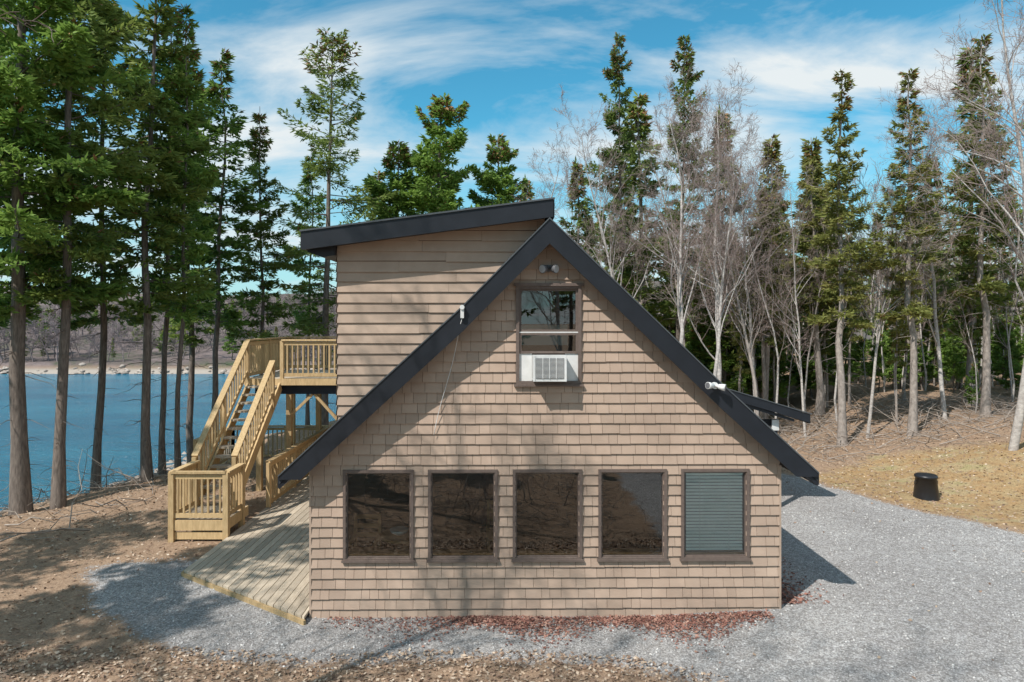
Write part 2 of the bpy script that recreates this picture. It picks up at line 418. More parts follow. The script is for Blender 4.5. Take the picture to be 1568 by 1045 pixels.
mb.box(x0-.03,x1+.03,-.075,.01,z1-.01,z1+.035); mb.box(x0-.03,x1+.03,-.08,.01,z0-.03,z0)
mb.box(x0+.05,x1-.05,-.03,.03,4.335,4.352,3); frame(x0+.05,x1-.05,4.352,z1-.05,.035,-.015,.035)
frame(x0+.05,x1-.05,4.02,4.335,.035,-.028,.03)
mb.face([(x0+.06,.005,4.05),(x1-.06,.005,4.05),(x1-.06,.005,5.0),(x0+.06,.005,5.0)],1)
mb.box(x0+.08,x1-.08,1.3,1.31,4.1,4.45,2)
mb.box(x0+.05,.305,-.012,.03,z0+.05,4.02,3); mb.box(.815,x1-.05,-.012,.03,z0+.05,4.02,3)
mb.box(x0+.05,x1-.05,.02,.05,z0+.05,3.64,3)
mb.obj('windows',house)
mb=MB([M['roof'],M['fascia'],M['drip']])
th=.13
for i in range(4):
    p,q=PROF[i],PROF[i+1]
    mb.prism([(p[0],p[1]-th),(q[0],q[1]-th),(q[0],q[1]),(p[0],p[1])],-.29,LEN+.3,0)
    mb.prism([(p[0],p[1]-.006),(q[0],q[1]-.006),(q[0],q[1]+.018),(p[0],p[1]+.018)],-.335,-.26,2)
FH=.37
L0,L1,A0,R1,R0=PROF
mb.prism([(L0[0],L0[1]-.05),(L0[0]+.33,L0[1]-.05),(L1[0],L1[1]-FH),(L1[0],L1[1]-.006),(L0[0],L0[1]-.006)],-.32,-.285,1)
mb.prism([(L1[0],L1[1]-FH),(A0[0],A0[1]-FH),(A0[0],A0[1]-.006),(L1[0],L1[1]-.006)],-.32,-.285,1)
mb.prism([(A0[0],A0[1]-FH),(R1[0],R1[1]-FH),(R1[0],R1[1]-.006),(A0[0],A0[1]-.006)],-.32,-.285,1)
mb.prism([(R1[0],R1[1]-FH),(R0[0]-.33,R0[1]-.05),(R0[0],R0[1]-.05),(R0[0],R0[1]-.006),(R1[0],R1[1]-.006)],-.32,-.285,1)
mb.box(L0[0]-.02,L0[0]+.02,-.28,LEN+.3,L0[1]-.18,L0[1]-.02,1); mb.box(R0[0]-.02,R0[0]+.02,-.28,LEN+.3,R0[1]-.18,R0[1]-.02,1)
for p,q in ((L0,L1),(L1,A0),(A0,R1),(R1,R0)):
    mb.prism([(p[0],p[1]-.20),(q[0],q[1]-.20),(q[0],q[1]-.14),(p[0],p[1]-.14)],-.284,-.03,1)
mb.obj('main_roof',house)
DP,DQ=(-3.12,5.84),(.61,6.335)
mb=MB([M['lap'],M['backing']])
dpl=[pl(DP,DQ,.2)]
up=[(-a_,-b_,-c_) for a_,b_,c_ in [pl(L0,L1,.02)]]
DX=-2.67
siding(mb,DX,.5,2.76,6.3,dpl+up,[],.9,2.2,yo=.03,wav=.008,gap=.003,T=.026)
for P0 in [[(DX,.031,2.8),(.5,.031,2.8),(.5,.031,6.2),(DX,.031,6.2)]]:
    P=clip_poly(P0,dpl+up); 
    if P: mb.face(P,1)
z=2.76
while z<5.6:
    mb.face([(DX-.02,.0,z),(DX-.02,8.9,z),(DX,8.9,z+ROW),(DX,.0,z+ROW)],0)
    mb.face([(DX-.02,.0,z),(DX-.02,8.9,z),(DX,8.9,z),(DX,.0,z)],0); z+=ROW
mb.prism([(DX,2.9),(.5,5.9),(.5,6.1),(DX,5.6)],8.8,8.9,0)
mb.obj('dormer_walls',house)
mb=MB([M['roof'],M['fascia'],M['drip']])
mb.prism([(DP[0]+.02,DP[1]-.14),(DQ[0],DQ[1]-.14),DQ,(DP[0]+.02,DP[1])],-.28,9.2,0)
mb.prism([(DP[0],DP[1]-.27),(DQ[0],DQ[1]-.27),(DQ[0],DQ[1]-.004),(DP[0],DP[1]-.004)],-.32,-.281,1)
mb.prism([(DP[0]-.02,DP[1]-.004),(DQ[0]+.02,DQ[1]-.004),(DQ[0]+.02,DQ[1]+.02),(DP[0]-.02,DP[1]+.02)],-.34,-.27,2)
mb.prism([(DP[0]-.02,DP[1]-.25),(DP[0]+.02,DP[1]-.25),(DP[0]+.02,DP[1]),(DP[0]-.02,DP[1])],-.281,9.2,1)
mb.prism([(DQ[0]-.02,DQ[1]-.27),(DQ[0]+.02,DQ[1]-.27),(DQ[0]+.02,DQ[1]-.01),(DQ[0]-.02,DQ[1]-.01)],-.281,9.2,1)
mb.prism([(DP[0]+.02,DP[1]-.24),(DQ[0]-.02,DQ[1]-.24),(DQ[0]-.02,DQ[1]-.145),(DP[0]+.02,DP[1]-.145)],-.27,.0,1)
mb.prism([(DP[0]+.25,DP[1]-.36),(DX-.01,DP[1]-.33),(DX-.01,DP[1]-.17),(DP[0]+.03,DP[1]-.26),(DP[0]+.03,DP[1]-.28)],-.1,9.0,1)
mb.obj('dormer_roof',house)
mb=MB([M['roof'],M['fascia'],M['wood'],M['white'],M['drip']])
y0=5.2
mb.prism([(3.2,3.36),(6.95,2.22),(6.95,2.36),(3.2,3.50)],y0+.03,9.8,0)
mb.prism([(3.2,3.28),(6.95,2.16),(6.95,2.35),(3.2,3.49)],y0,y0+.03,1)
mb.prism([(3.2,3.49),(6.99,2.352),(6.99,2.375),(3.2,3.51)],y0-.02,y0+.05,4)
mb.box(6.93,6.97,y0+.03,9.8,2.14,2.35,1)
mb.prism([(4.4,2.85),(6.6,2.18),(6.6,2.24),(4.4,2.94)],y0+.05,9.7,1)
for yy in (y0+.25,9.5):
    mb.box(6.18,6.30,yy,yy+.12,.05,1.95,1); mb.box(6.16,6.32,yy-.02,yy+.14,1.95,2.2,3)
    mb.box(4.2,6.32,y0+.28,y0+.33,2.05,2.2,1)
mb.obj('side_porch',house)
mb=MB([M['white'],M['lamp'],M['grey']])
mb.box(.50,.62,-.06,-.02,5.27,5.37,2)
for sx in (-1,1):
    c=Vector((.56,-.05,5.32)); d=Vector((sx*.75,-.75,-.12)).normalized()
    mb.tube([c,c+d*.05,c+d*.06,c+d*.12,c+d*.15],[.02,.02,.045,.062,.068],14,2)
    mb.tube([c+d*.151,c+d*.156],[.06,.06],14,1)
mb.obj('gable_floodlight',house)
mb=MB([M['white'],M['lamp'],M['grey']])
c=Vector((3.0,-.34,3.56))
mb.tube([c+Vector((0,.0,0)),c+Vector((0,-.05,0))],.05,12,0)
for sx in (-1,1):
    d=Vector((sx*.9,-.5,-.05-.12*sx)).normalized(); e=c+Vector((0,-.05,0))
    mb.tube([e,e+d*.04,e+d*.05,e+d*.11,e+d*.15],[.018,.018,.035,.048,.052],14,0); mb.tube([e+d*.151,e+d*.155],.044,14,2)
mb.obj('rake_floodlight',house)
mb=MB([M['white'],M['grey']])
mb.tube([(-.74,-.33,4.72),(-.74,-.40,4.72)],.035,10,0); mb.box(-.765,-.715,-.38,-.33,4.56,4.70,0)
pts=[(-.74-.42*(t**.8)+.03*math.sin(t*5),-.36+.3*min(1,t*3),4.56-1.78*t) for t in [k/14 for k in range(15)]]
mb.tube(pts,.005,5,0)
mb.obj('service_wire',house)
ac=empty('window_air_conditioner'); 
mb=MB([M['white'],M['grey']])
mb.box(.31,.81,-.30,.02,3.615,4.0,0)
mb.box(.345,.775,-.304,-.30,3.66,3.965,1)
for k in range(17):
    z=3.668+k*.0175; mb.box(.35,.77,-.315,-.3,z,z+.006,0)
for k in range(3): mb.box(.45+k*.1,.46+k*.1,-.318,-.3,3.66,3.965,0)
mb.box(.31,.345,-.31,-.3,3.615,4.0,0); mb.box(.775,.81,-.31,-.3,3.615,4.0,0)
mb.obj('cabinet',ac,bevel=.006)
ac.parent=house
# ------------------------------------------------------------ decks
def rail(mb,p,q,h=1.0,ends=(1,1),sp=.145,down=0.0,bot=.1):
    p=Vector(p);q=Vector(q);L=(Vector((q.x,q.y,0))-Vector((p.x,p.y,0))).length
    n=max(1,round(L/1.9))
    for k in range(n+1):
        if (k==0 and not ends[0]) or (k==n and not ends[1]): continue
        c=p.lerp(q,k/n); mb.box(c.x-.045,c.x+.045,c.y-.045,c.y+.045,c.z-down,c.z+h-.02)
    u=Vector((0,0,1))
    mb.beam(p+u*h,q+u*h,.14,.04); mb.beam(p+u*(h-.09),q+u*(h-.09),.04,.09); mb.beam(p+u*bot,q+u*bot,.04,.09)
    m=int(L/sp)
    for k in range(1,m):
        c=p.lerp(q,k/m); mb.box(c.x-.018,c.x+.018,c.y-.018,c.y+.018,c.z+bot,c.z+h-.06)
deck=empty('ground_deck')
mb=MB([M['board'],M['wood']])
x=-5.8
while x<-3.1:
    x1=min(x+.14,-3.085); 
    fy=lambda xx: 1.62+(xx+5.8)*(-.30-1.62)/(2.74)
    ya,yb=fy(x),fy(x1-.006)
    cuts=[ya+random.uniform(1,3)]
    while cuts[-1]<11: cuts.append(cuts[-1]+random.choice([2.4,3.0,3.6]))
    prev=(ya,yb)
    for c in cuts:
        nxt=(c-.004,c-.004); r=random.random()
        P=[(x,prev[0]),(x1-.012,prev[1]),(x1-.012,nxt[1]),(x,nxt[0])]
        mb.face([(a_,b_,.11) for a_,b_ in P],0,r); 
        for (a_,b_),(c_,d_) in zip(P,P[1:]+P[:1]): mb.face([(a_,b_,.07),(c_,d_,.07),(c_,d_,.11),(a_,b_,.11)],0,r)
        prev=(c,c)
    x+=.14
mb.beam((-5.8,1.60,.0),(-3.08,-.31,.0),.04,.135,1); mb.beam((-5.82,1.6,.0),(-5.82,11,.0),.04,.16,1)
mb.obj('boards',deck)
mb=MB([M['wood']])
rail(mb,(-5.76,5.7,.1),(-5.76,11.4,.1),1.08)
rail(mb,(-9.3,12.3,-.1),(-5.76,12.3,-.1),1.1)
rail(mb,(-9.3,9.6,-.1),(-9.3,12.3,-.1),1.1)
mb.box(-9.4,-5.7,9.4,12.4,-.25,-.1)
mb.obj('railings',deck)
st=empty('raised_deck_staircase')
mb=MB([M['wood'],M['navy'],M['board']])
DZ=2.98; DY=7.6
lx0,lx1,ly0,ly1,lz=-6.95,-5.84,3.5,4.6,.44
for k in range(8):
    yy=ly0+k*.1375; mb.box(lx0,lx1,yy,yy+.13,lz-.04,lz,2)
mb.box(lx0-.03,lx1+.02,ly0-.03,ly0,lz-.20,lz+.005,0); mb.box(lx0-.03,lx0,ly0,ly1,lz-.2,lz+.005,0); mb.box(lx1,lx1+.03,ly0,ly1,lz-.2,lz+.005,0)
mb.box(lx0,lx1,ly0+.0,ly0+.03,.05,.2,0)
for px_,py_ in ((lx0,ly0),(lx1,ly0),(lx0,ly1),(lx1,ly1-.3)):
    mb.box(px_-.055,px_+.055,py_-.055,py_+.055,-.1,lz+.98,0)
rail(mb,(lx0,ly0,lz),(lx1,ly0,lz),.98,(0,0),.12); rail(mb,(lx0,ly0,lz),(lx0,ly1,lz),.98,(0,0),.12); rail(mb,(lx1,ly0,lz),(lx1,ly1-.3,lz),.98,(0,0),.12)
sx0,sx1=-6.98,-6.14
nr=14; rise=(DZ-lz)/nr; run=(DY-ly1)/(nr-1)
for k in range(1,nr):
    z=lz+rise*k; yy=ly1+run*(k-1); mb.box(sx0+.03,sx1-.03,yy-.02,yy+run*.95,z-.045,z,2)
for xx in (sx0,sx1): mb.beam((xx,ly1-.1,lz-.12),(xx,DY+.05,DZ-.2),.045,.26,0)
rail(mb,(sx0-.02,ly1,lz+.14),(sx0-.02,DY,DZ+.05),.95,(1,1),.15,.3,.14)
rail(mb,(sx1+.02,ly1,lz+.14),(sx1+.02,DY-.6,DZ-.44),.95,(1,1),.15,.3,.14)
ux0,ux1,uy1=-7.05,-2.7,10.9
yy=DY
while yy<uy1: mb.box(ux0,ux1,yy,yy+.134,DZ-.04,DZ,2); yy+=.14
mb.box(ux0,ux1,DY-.035,DY-.002,DZ-.17,DZ+.004,0); mb.box(ux0-.035,ux0,DY,uy1,DZ-.17,DZ+.004,0)
mb.box(ux0+.2,ux1,DY+.15,DY+.25,DZ-.42,DZ-.15,1); mb.box(ux0+.2,ux1,uy1-.4,uy1-.3,DZ-.42,DZ-.05,1)
for k in range(10): mb.box(ux0+.1+k*.45,ux0+.14+k*.45,DY+.0,uy1,DZ-.19,DZ-.045,1)
rail(mb,(sx1+.05,DY+.03,DZ),(-2.75,DY+.03,DZ),1.02,(1,1),.135)
rail(mb,(ux0+.04,DY+.03,DZ),(ux0+.04,uy1,DZ),1.02,(1,1),.135); rail(mb,(ux0,uy1,DZ),(-2.75,uy1,DZ),1.02,(1,1),.135)
for xx in (-6.75,-5.95,-4.6,-3.4):
    for y_ in (DY+.2,uy1-.35):
        mb.box(xx-.07,xx+.07,y_-.07,y_+.07,-.2,DZ-.42,0)
mb.beam((-5.95,DY+.2,1.95),(-5.3,DY+.2,DZ-.4),.07,.07,0); mb.beam((-4.6,DY+.2,1.8),(-5.3,DY+.2,DZ-.4),.07,.07,0)
mb.obj('structure',st)
mb=MB([M['bin']])
mb.tube([(0,0,0),(0,0,.03),(0,0,.52),(0,0,.53),(0,0,.57),(0,0,.60),(0,0,.62)],[.29,.285,.235,.26,.26,.23,.05],28,0)
for s_ in (-1,1): mb.tube([(s_*.22,0,.36),(s_*.29,0,.37),(s_*.29,0,.43),(s_*.23,0,.44)],.013,6,0)
mb.obj('compost_bin',loc=(10.25,6.45,float(HT(10.25,6.45))-.02))
# ------------------------------------------------------------ trees
def tube_np(path,rad,k):
    path=np.asarray(path);n=len(path); rad=np.asarray(rad)
    d=np.gradient(path,axis=0); d/=np.linalg.norm(d,axis=1)[:,None]+1e-9
    up=np.array([0,0,1.]) if abs(d[0,2])<.9 else np.array([1.,0,0])
    a=np.cross(d,up); a/=np.linalg.norm(a,axis=1)[:,None]+1e-9; b=np.cross(d,a)
    t=np.arange(k)*2*np.pi/k
    V=path[:,None,:]+rad[:,None,None]*(a[:,None,:]*np.cos(t)[None,:,None]+b[:,None,:]*np.sin(t)[None,:,None])
    i,j=np.meshgrid(np.arange(n-1),np.arange(k),indexing='ij')
    F=np.stack([i*k+j,i*k+(j+1)%k,(i+1)*k+(j+1)%k,(i+1)*k+j],-1).reshape(-1,4)
    return V.reshape(-1,3),F
class TB:
    def __init__(s): s.V=[];s.F=[];s.m=[];s.r=[];s.n=0
    def add(s,V,F,m,r):
        s.V.append(V);s.F.append(F+s.n);s.n+=len(V);s.m.append(np.full(len(F),m)); s.r.append(np.broadcast_to(r,(len(F),)))
    def mesh(s,name,mats): return fast_mesh(name,np.concatenate(s.V),np.concatenate(s.F),np.concatenate(s.m),mats,np.concatenate(s.r))
def blades(P,D,L,W,rng):
    n=len(P); D=D/(np.linalg.norm(D,axis=1)[:,None]+1e-9)
    nr=rng.normal(size=(n,3))*.7+np.array([0,0,1.]); sd=np.cross(D,nr); sd/=np.linalg.norm(sd,axis=1)[:,None]+1e-9
    V=np.stack([P,P+D*L[:,None]*.45+sd*W[:,None],P+D*L[:,None],P+D*L[:,None]*.45-sd*W[:,None]],1).reshape(-1,3)
    return V,np.arange(4*n).reshape(n,4)
def spruce(name,seed,H,cb,R,dens,e0,e1,mats,bl=.24,bw=.035,sp=.36,nb=5,prof=None,irr=.3,dead=1,r0=None,droop=.25):
    rng=np.random.default_rng(seed); T=TB(); mats=mats+[M['cone']]
    zz=np.linspace(0,H,12); wob=np.cumsum(rng.normal(size=(12,2))*.06,axis=0)
    path=np.column_stack([wob[:,0]-wob[0,0],wob[:,1]-wob[0,1],zz]); r0=r0 or H*.0125
    V,F=tube_np(path,r0*(1-zz/H*.93)**.9*np.where(zz<.1,1.35,1),8); T.add(V,F,0,.5)
    base=lambda z: np.array([np.interp(z,zz,path[:,0]),np.interp(z,zz,path[:,1]),z])
    prof=prof or (lambda t:(1-t)**.85*min(1,.4+2.2*t)+.04)
    z=1.2
    while z<H-.1:
        t=(z-cb)/(H-cb)
        if t<0:
            if dead:
                for _ in range(rng.integers(1,4)):
                    az=rng.uniform(0,6.28); l=R*rng.uniform(.2,.55)*(.4+.6*z/cb); s=np.linspace(0,1,4); e=rng.uniform(-.35,.15)
                    P=base(z)+np.column_stack([np.cos(az)*l*s,np.sin(az)*l*s,l*(np.sin(e)*s-.15*s*s)])
                    P[1:]+=rng.normal(size=(3,3))*.04
                    V,F=tube_np(P,.014*(1-.8*s),3); T.add(V,F,0,.5)
            z+=sp*1.2; continue
        lobe=rng.uniform(1-irr,1.1)
        for _ in range(nb+rng.integers(-1,2)):
            az=rng.uniform(0,6.28); l=R*prof(t)*lobe*rng.uniform(1-irr*1.3,1.15); l=max(l,.15)
            if rng.random()<.05: continue
            e=e0+(e1-e0)*t+rng.normal()*.13
            s=np.linspace(0,1,5)
            hx=l*s*np.cos(e); vz=l*(np.sin(e)*s-droop*s*s*(1-t)+droop*.75*s**3)
            d=np.array([np.cos(az),np.sin(az),0]); sd=np.array([-d[1],d[0],0])
            b=base(min(z+rng.uniform(-.15,.15),H-.05)); bend=rng.normal()*.12*l
            P=b+d*hx[:,None]+sd*(bend*s**2)[:,None]+np.array([0,0,1.])*vz[:,None]
            V,F=tube_np(P,(.009+.009*l)*(1-.8*s)+.002,3); T.add(V,F,0,.5)
            n=int(l*dens*(.5+.6*rng.random()))+6
            u=rng.random(n)**.7; u=.18+.84*u
            ntw=max(3,int(l*5)); tw=(np.round(u*ntw)+rng.normal(size=n)*.14)/ntw
            w=.36*l*np.clip(1-tw,0,1)**.6*np.minimum(1,tw*3.5)+.05
            la=rng.uniform(-1,1,n)*w
            C=np.column_stack([np.interp(tw,s,P[:,i]) for i in range(3)])
            C+=d*(np.abs(la)*.55)[:,None]+sd*la[:,None]; C[:,2]+=-np.abs(la)*.25+(rng.random(n)-.62)*.18*min(1,l)
            D=d*.75+sd*(np.sign(la)*.7)[:,None]+rng.normal(size=(n,3))*.45; D[:,2]-=.05
            L=bl*rng.uniform(.5,1.2,n); W=bw*rng.uniform(.7,1.2,n)
            V,F=blades(C,D,L,W,rng); cr=rng.random()*.55
            mm=np.where((rng.random(n)<(.35 if t>.82 else .01))&(tw>.4),2,1)
            T.V.append(V);T.F.append(F+T.n);T.n+=len(V);T.m.append(mm);T.r.append(cr+rng.random(n)*.25+.2*np.clip(tw,0,1))
        z+=sp*(.65+.7*rng.random())*(1-.4*max(t,0))
    return T.mesh(name,mats)
def birch(name,seed,H,mats,nbr=16,lean=.1,r0=.13,twig=.0055,lv=(6,5,4),first=.3,spread=.75,tm='twig'):
    rng=np.random.default_rng(seed); T=TB(); mats=mats+[M[tm]]
    def grow(p,d,L,r,lev,m):
        n=(9,6,5,4,3)[lev]; P=[p];dd=d.copy(); 
        for k in range(n):
            dd=dd+rng.normal(size=3)*(.07,.15,.2,.22,.2)[lev]+np.array([0,0,(.03,.06,.04,.02,.0)[lev]]); dd/=np.linalg.norm(dd)
            P.append(P[-1]+dd*L/n)
        P=np.array(P); s=np.linspace(0,1,n+1)
        V,F=tube_np(P,np.maximum(r*(1-.85*s),twig*.7),(7,5,4,3,3)[lev]); T.add(V,F,min(m,2),rng.random())
        if lev>=1+len(lv): return
        cnt=nbr if lev==0 else lv[lev-1]
        for q in range(cnt):
            t=(first+(1-first)*(q+rng.random())/cnt) if lev==0 else (.2+.8*(q+rng.random())/cnt); t=min(t,.99)
            c=np.array([np.interp(t,s,P[:,i]) for i in range(3)])
            ax=P[min(int(t*n)+1,n)]-P[int(t*n)] ; ax/=np.linalg.norm(ax)
            pr=np.cross(ax,rng.normal(size=3)); pr/=np.linalg.norm(pr)
            an=rng.uniform(.5,1.1)*spread; nd=ax*math.cos(an)+pr*math.sin(an)
            if lev==0: l2=H*(.40-.24*t)*rng.uniform(.6,1.15); 
            else: l2=L*rng.uniform(.35,.62)*(1.1-.4*t)
            grow(c,nd,l2,max(r*(1-.8*t)*(.45 if lev==0 else .5),twig),lev+1,(0,1,2,2,2)[lev+1])
    grow(np.array([0,0,-.1]),np.array([lean,lean*.3,1.]),H,r0,0,0)
    return T.mesh(name,mats)
bk=M['bark'];nd=M['needle']
PR={}
PR['A']=spruce('dense_spruce',1,19,4.6,3.3,195,-.05,.5,[bk,M['needleb']],bl=.27,bw=.043,sp=.46,nb=5,r0=.18,irr=.5)
PR['A2']=spruce('dense_spruce_b',8,19,5.6,2.9,160,-.1,.5,[bk,nd],bl=.26,bw=.042,sp=.48,nb=5,r0=.15,irr=.5)
PR['L']=spruce('lacy_spruce',9,16,4.6,2.3,140,-.1,.5,[bk,nd],bl=.25,bw=.038,sp=.44,nb=5,r0=.11,irr=.55)
PR['L2']=spruce('lacy_spruce_b',15,16,5.6,2.1,140,.0,.5,[bk,M['needleb']],bl=.25,bw=.038,sp=.46,nb=5,r0=.10,irr=.6)
PR['T']=spruce('open_spruce',2,16.5,4.0,3.1,115,-.12,.45,[bk,nd],bl=.24,bw=.033,sp=.66,nb=5,droop=.45,irr=.35,r0=.15,prof=lambda t:(1-t)**.7*min(1,.6+2.5*t)+.04)
PR['N']=spruce('narrow_spruce',3,16,5.4,2.1,140,-.05,.5,[M['greybark'],M['needleo']],bl=.25,bw=.038,sp=.44,nb=5,irr=.6,r0=.15)
PR['P']=spruce('bushy_spruce',4,14,4.5,3.2,165,.05,.6,[bk,M['needleb']],bl=.28,bw=.048,sp=.46,nb=5,irr=.5,droop=.1,prof=lambda t:(1-t)**.6*.9+.05)
PR['F']=spruce('forest_spruce',5,14,2.5,2.1,75,-.1,.5,[M['greybark'],nd],bl=.36,bw=.062,sp=.48,nb=5,irr=.5)
PR['F2']=spruce('forest_spruce_b',6,14,5.0,2.0,80,-.1,.5,[M['greybark'],M['needleo']],bl=.36,bw=.062,sp=.46,nb=5,irr=.55)
PR['Y']=spruce('young_fir',7,5,.3,1.3,110,-.05,.5,[bk,M['needleb']],bl=.24,bw=.05,sp=.3,nb=5,dead=0)
PR['B0']=birch('bare_birch',11,12.5,[M['birch'],M['birch']],nbr=22,lean=.12,r0=.10,lv=(7,5,5),twig=.005)
PR['B1']=birch('bare_birch_b',12,12.5,[M['birch'],M['birch']],nbr=20,lean=-.1,first=.22,r0=.10,lv=(7,5,5),twig=.005,spread=.85)
PR['B2']=birch('bare_maple',13,12.5,[M['greybark'],M['greybark']],nbr=18,lean=.03,first=.3,spread=.65,r0=.09)
PR['BF']=birch('bare_sapling',14,10,[M['birch'],M['greybark']],nbr=12,lean=.04,lv=(5,4),first=.3,r0=.06,twig=.010,spread=.6)
PR['HW']=birch('hill_hardwood',16,10,[M['hilltwig'],M['hilltwig']],nbr=16,lean=.02,lv=(6,4),first=.2,r0=.12,twig=.035,spread=.8,tm='hilltwig')
HH={'A':19,'A2':19,'T':16.5,'N':16,'P':14,'F':14,'F2':14,'Y':5,'B0':12.5,'B1':12.5,'B2':12.5,'BF':10,'L':16,'L2':16,'HW':10}
rg=random.Random(5)
def tree(name,k,x,y,top,rs=1.0,rot=None,parent=None):
    g=float(HT(x,y))-.05; s=(top-g)/HH[k]
    return put(name,PR[k],parent,(x,y,g),(0,0,rg.uniform(0,6.28) if rot is None else rot),(s*rs,s*rs,s))
SP='spruce_tree'
for k,x,y,top,rs in [
 ('A',-11.9,6.1,19,1.05),('A2',-11.2,6.4,18,.95),('A',-15.4,8.4,19,1.0),('L',-10.4,9.0,16.5,1.15),('L2',-10.0,10.0,14.0,.95),
 ('L2',-10.9,14.5,14.6,1.25),('L',-12.3,15.8,15.4,1.2),('L',-9.9,16.5,12.8,1.05),('L2',-9.0,19.6,12.2,1.1),('A2',-13.1,11.0,18,.9),('L2',-11.6,12.2,15,1.1),
 ('T',-7.75,17.6,16.4,1.15),('P',-5.2,19.5,12.3,1.05),('P',-2.75,19.3,14.2,1.05),('P',-1.0,20.5,12.9,1.0),('P',-4.2,23,12.5,1.1),('F',-6.3,22,11.5,1.1),
 ('F',.8,28,12.4,.9),('A2',4.6,17.8,16.3,.85),('F',5.9,21.0,14.8,1.1),('A2',7.0,18.0,16.5,.95),('F',9.2,19.5,13.6,1.0),
 ('N',11.2,12.7,13.0,1.15),('N',13.4,12.4,12.9,1.15),('F2',10.3,17.5,12,1.0),('N',16.6,13.5,14.5,1.1),('F',17.8,16,15.0,1.0),('A2',20.5,15,17,.9),('F',2.9,20,11.5,1.0),('F2',12.6,17.5,12.0,1.1)]:
    tree(SP,k,x,y,top,rs)
for k,x,y,top,rs in [('B0',5.6,13.4,12.6,1.0),('B1',7.4,13.8,12.8,1.0),('B0',4.6,15.4,11.8,.9),('B1',9.4,15.6,10.8,.9),('B0',1.6,21,11.2,1.0),
 ('B0',14.1,8.8,15.5,1.05),('B1',16.2,10.5,15.0,1.0),('B1',15.2,13.5,12.5,.9),('B0',12.3,13.2,10.0,.8),('B1',10.6,14.2,9.6,.7),('B0',6.6,12.8,11.2,.9)]:
    tree('birch_tree',k,x,y,top,rs)
for k,x,y,top,rs in [('B2',6.6,16,12.2,1.0),('B2',8.4,12.8,10.6,.9),('B2',17.2,9.5,14,1.0)]:
    tree('bare_tree',k,x,y,top,rs)
# trees beside and behind the viewpoint (they shade the yard and show in the window glass)
for k,x,y,top,rs in [('T',-15.5,-3.0,16,1.0),('T',-13.5,-8.5,15,.9),('T',-18.5,1.5,17,1.0),('L2',-11.8,-4.2,15.5,1.1),('L',6.5,-9.8,12.5,1.1),('L',-8.5,-12.8,10.5,1.3),('L2',-5.2,-14.2,10.5,1.4),('L',-2.2,-14.6,10,1.2),('A2',-3,-26,17,1),('A2',4,-29,18,1),('F',0.5,-24,13,1),('F',9,-25,15,1),('F',-7,-24,14,1),('N',7,-22,15,1)]:  # three rear lacy spruces are added to darken the ground mirrored in the glass
    tree(SP,k,x,y,top,rs)
for k,x,y,top,rs in [('B0',-2,-19,13,1.1),('B1',3,-20,13,1.1),('B0',8,-19,13,1.1),('B1',-7.5,-8.0,15,1.0),('B0',8.0,-5.5,13,1.0)]:
    tree('birch_tree',k,x,y,top,rs)
tree('bare_tree','B2',-7.0,-9.3,19,.9)
shr=empty('unseen_shrub_thicket')  # unseen thicket, added so bare twigs show in the window glass
for n_ in range(26):
    y=rg.uniform(-8,-4.4); x=rg.uniform(-4.5,3.2)
    tree('unseen_shrub',rg.choice(['BF','B2']),x,y,float(HT(x,y))+rg.uniform(.5,1.0)*min(1.3,.85+(-y-4.4)*.3),rg.uniform(1.6,2.4),None,shr)
forest=empty('background_forest')
for n_ in range(160):
    y=rg.uniform(22,55); x=rg.uniform(1,14+y*1.0)
    if y<30 and x<4: continue
    k=rg.choice(['F','F2','F','BF','F2','BF']); tree('forest_tree',k,x,y,rg.uniform(8.0,12.2)+(x>y*.5)*1.0,rg.uniform(.9,1.2),None,forest)
for n_ in range(70):
    y=rg.uniform(14,24); x=rg.uniform(8.5,26)
    k=rg.choice(['BF','BF','F2','Y','BF','BF','N']); tree('forest_tree',k,x,y,rg.uniform(2.5,4.5) if k=='Y' else rg.uniform(6.5,10.5),rg.uniform(.7,1.1),None,forest)
for n_ in range(110):
    y=rg.uniform(19,40); x=rg.uniform(6,12+y*.9); tree('forest_tree','Y',x,y,rg.uniform(3,6.0),rg.uniform(1.0,1.5),None,forest)
for n_ in range(26):
    y=rg.uniform(24,60); x=rg.uniform(-6+ (y-24)*.08,4); tree('forest_tree',rg.choice(['F','F2','BF']),x,y,rg.uniform(8,11),1,None,forest)
line=empty('distant_tree_line')
for n_ in range(950):
    y=63.6+rg.random()**1.3*115; x=rg.uniform(-25-y*.85,2-(y-63)*.1)
    k=rg.choice(['HW','HW','HW','HW','HW','HW','F','Y'])
    g=float(HT(x,y)); tree('shore_tree',k,x,y,g+rg.uniform(2.4,4.4),rg.uniform(1.3,2.0) if k=='HW' else rg.uniform(1.0,1.5),None,line)
# ------------------------------------------------------------ litter, stones, brush
rng=np.random.default_rng(21)
def scatter_leaves(name,pts,size,mat,par=None):
    n=len(pts); z=HT(pts[:,0],pts[:,1]); P=np.column_stack([pts,z+.008+rng.random(n)*.015])
    az=rng.uniform(0,6.28,n); D=np.column_stack([np.cos(az),np.sin(az),rng.normal(size=n)*.25])
    V,F=blades(P,D,size*rng.uniform(.6,1.3,n),size*.30*rng.uniform(.6,1.3,n),rng)
    put(name,fast_mesh(name,V,F,np.zeros(n),[mat],rng.random(n)),par)
n=34000
p=np.column_stack([rng.uniform(-15,16,n),rng.uniform(-4.2,14,n)])
sd=sdp(p[:,0],p[:,1],GRAV); inh=(p[:,0]>-6)&(p[:,0]<4.4)&(p[:,1]>-.1)&(p[:,1]<11)
keep=(~inh)&((sd<-.1)|(rng.random(n)<.02))
scatter_leaves('leaf_litter',p[keep],.07,M['leaf'])
n=12000
p=np.column_stack([rng.uniform(-7.5,4.2,n),rng.uniform(-3.6,-1.0,n)])
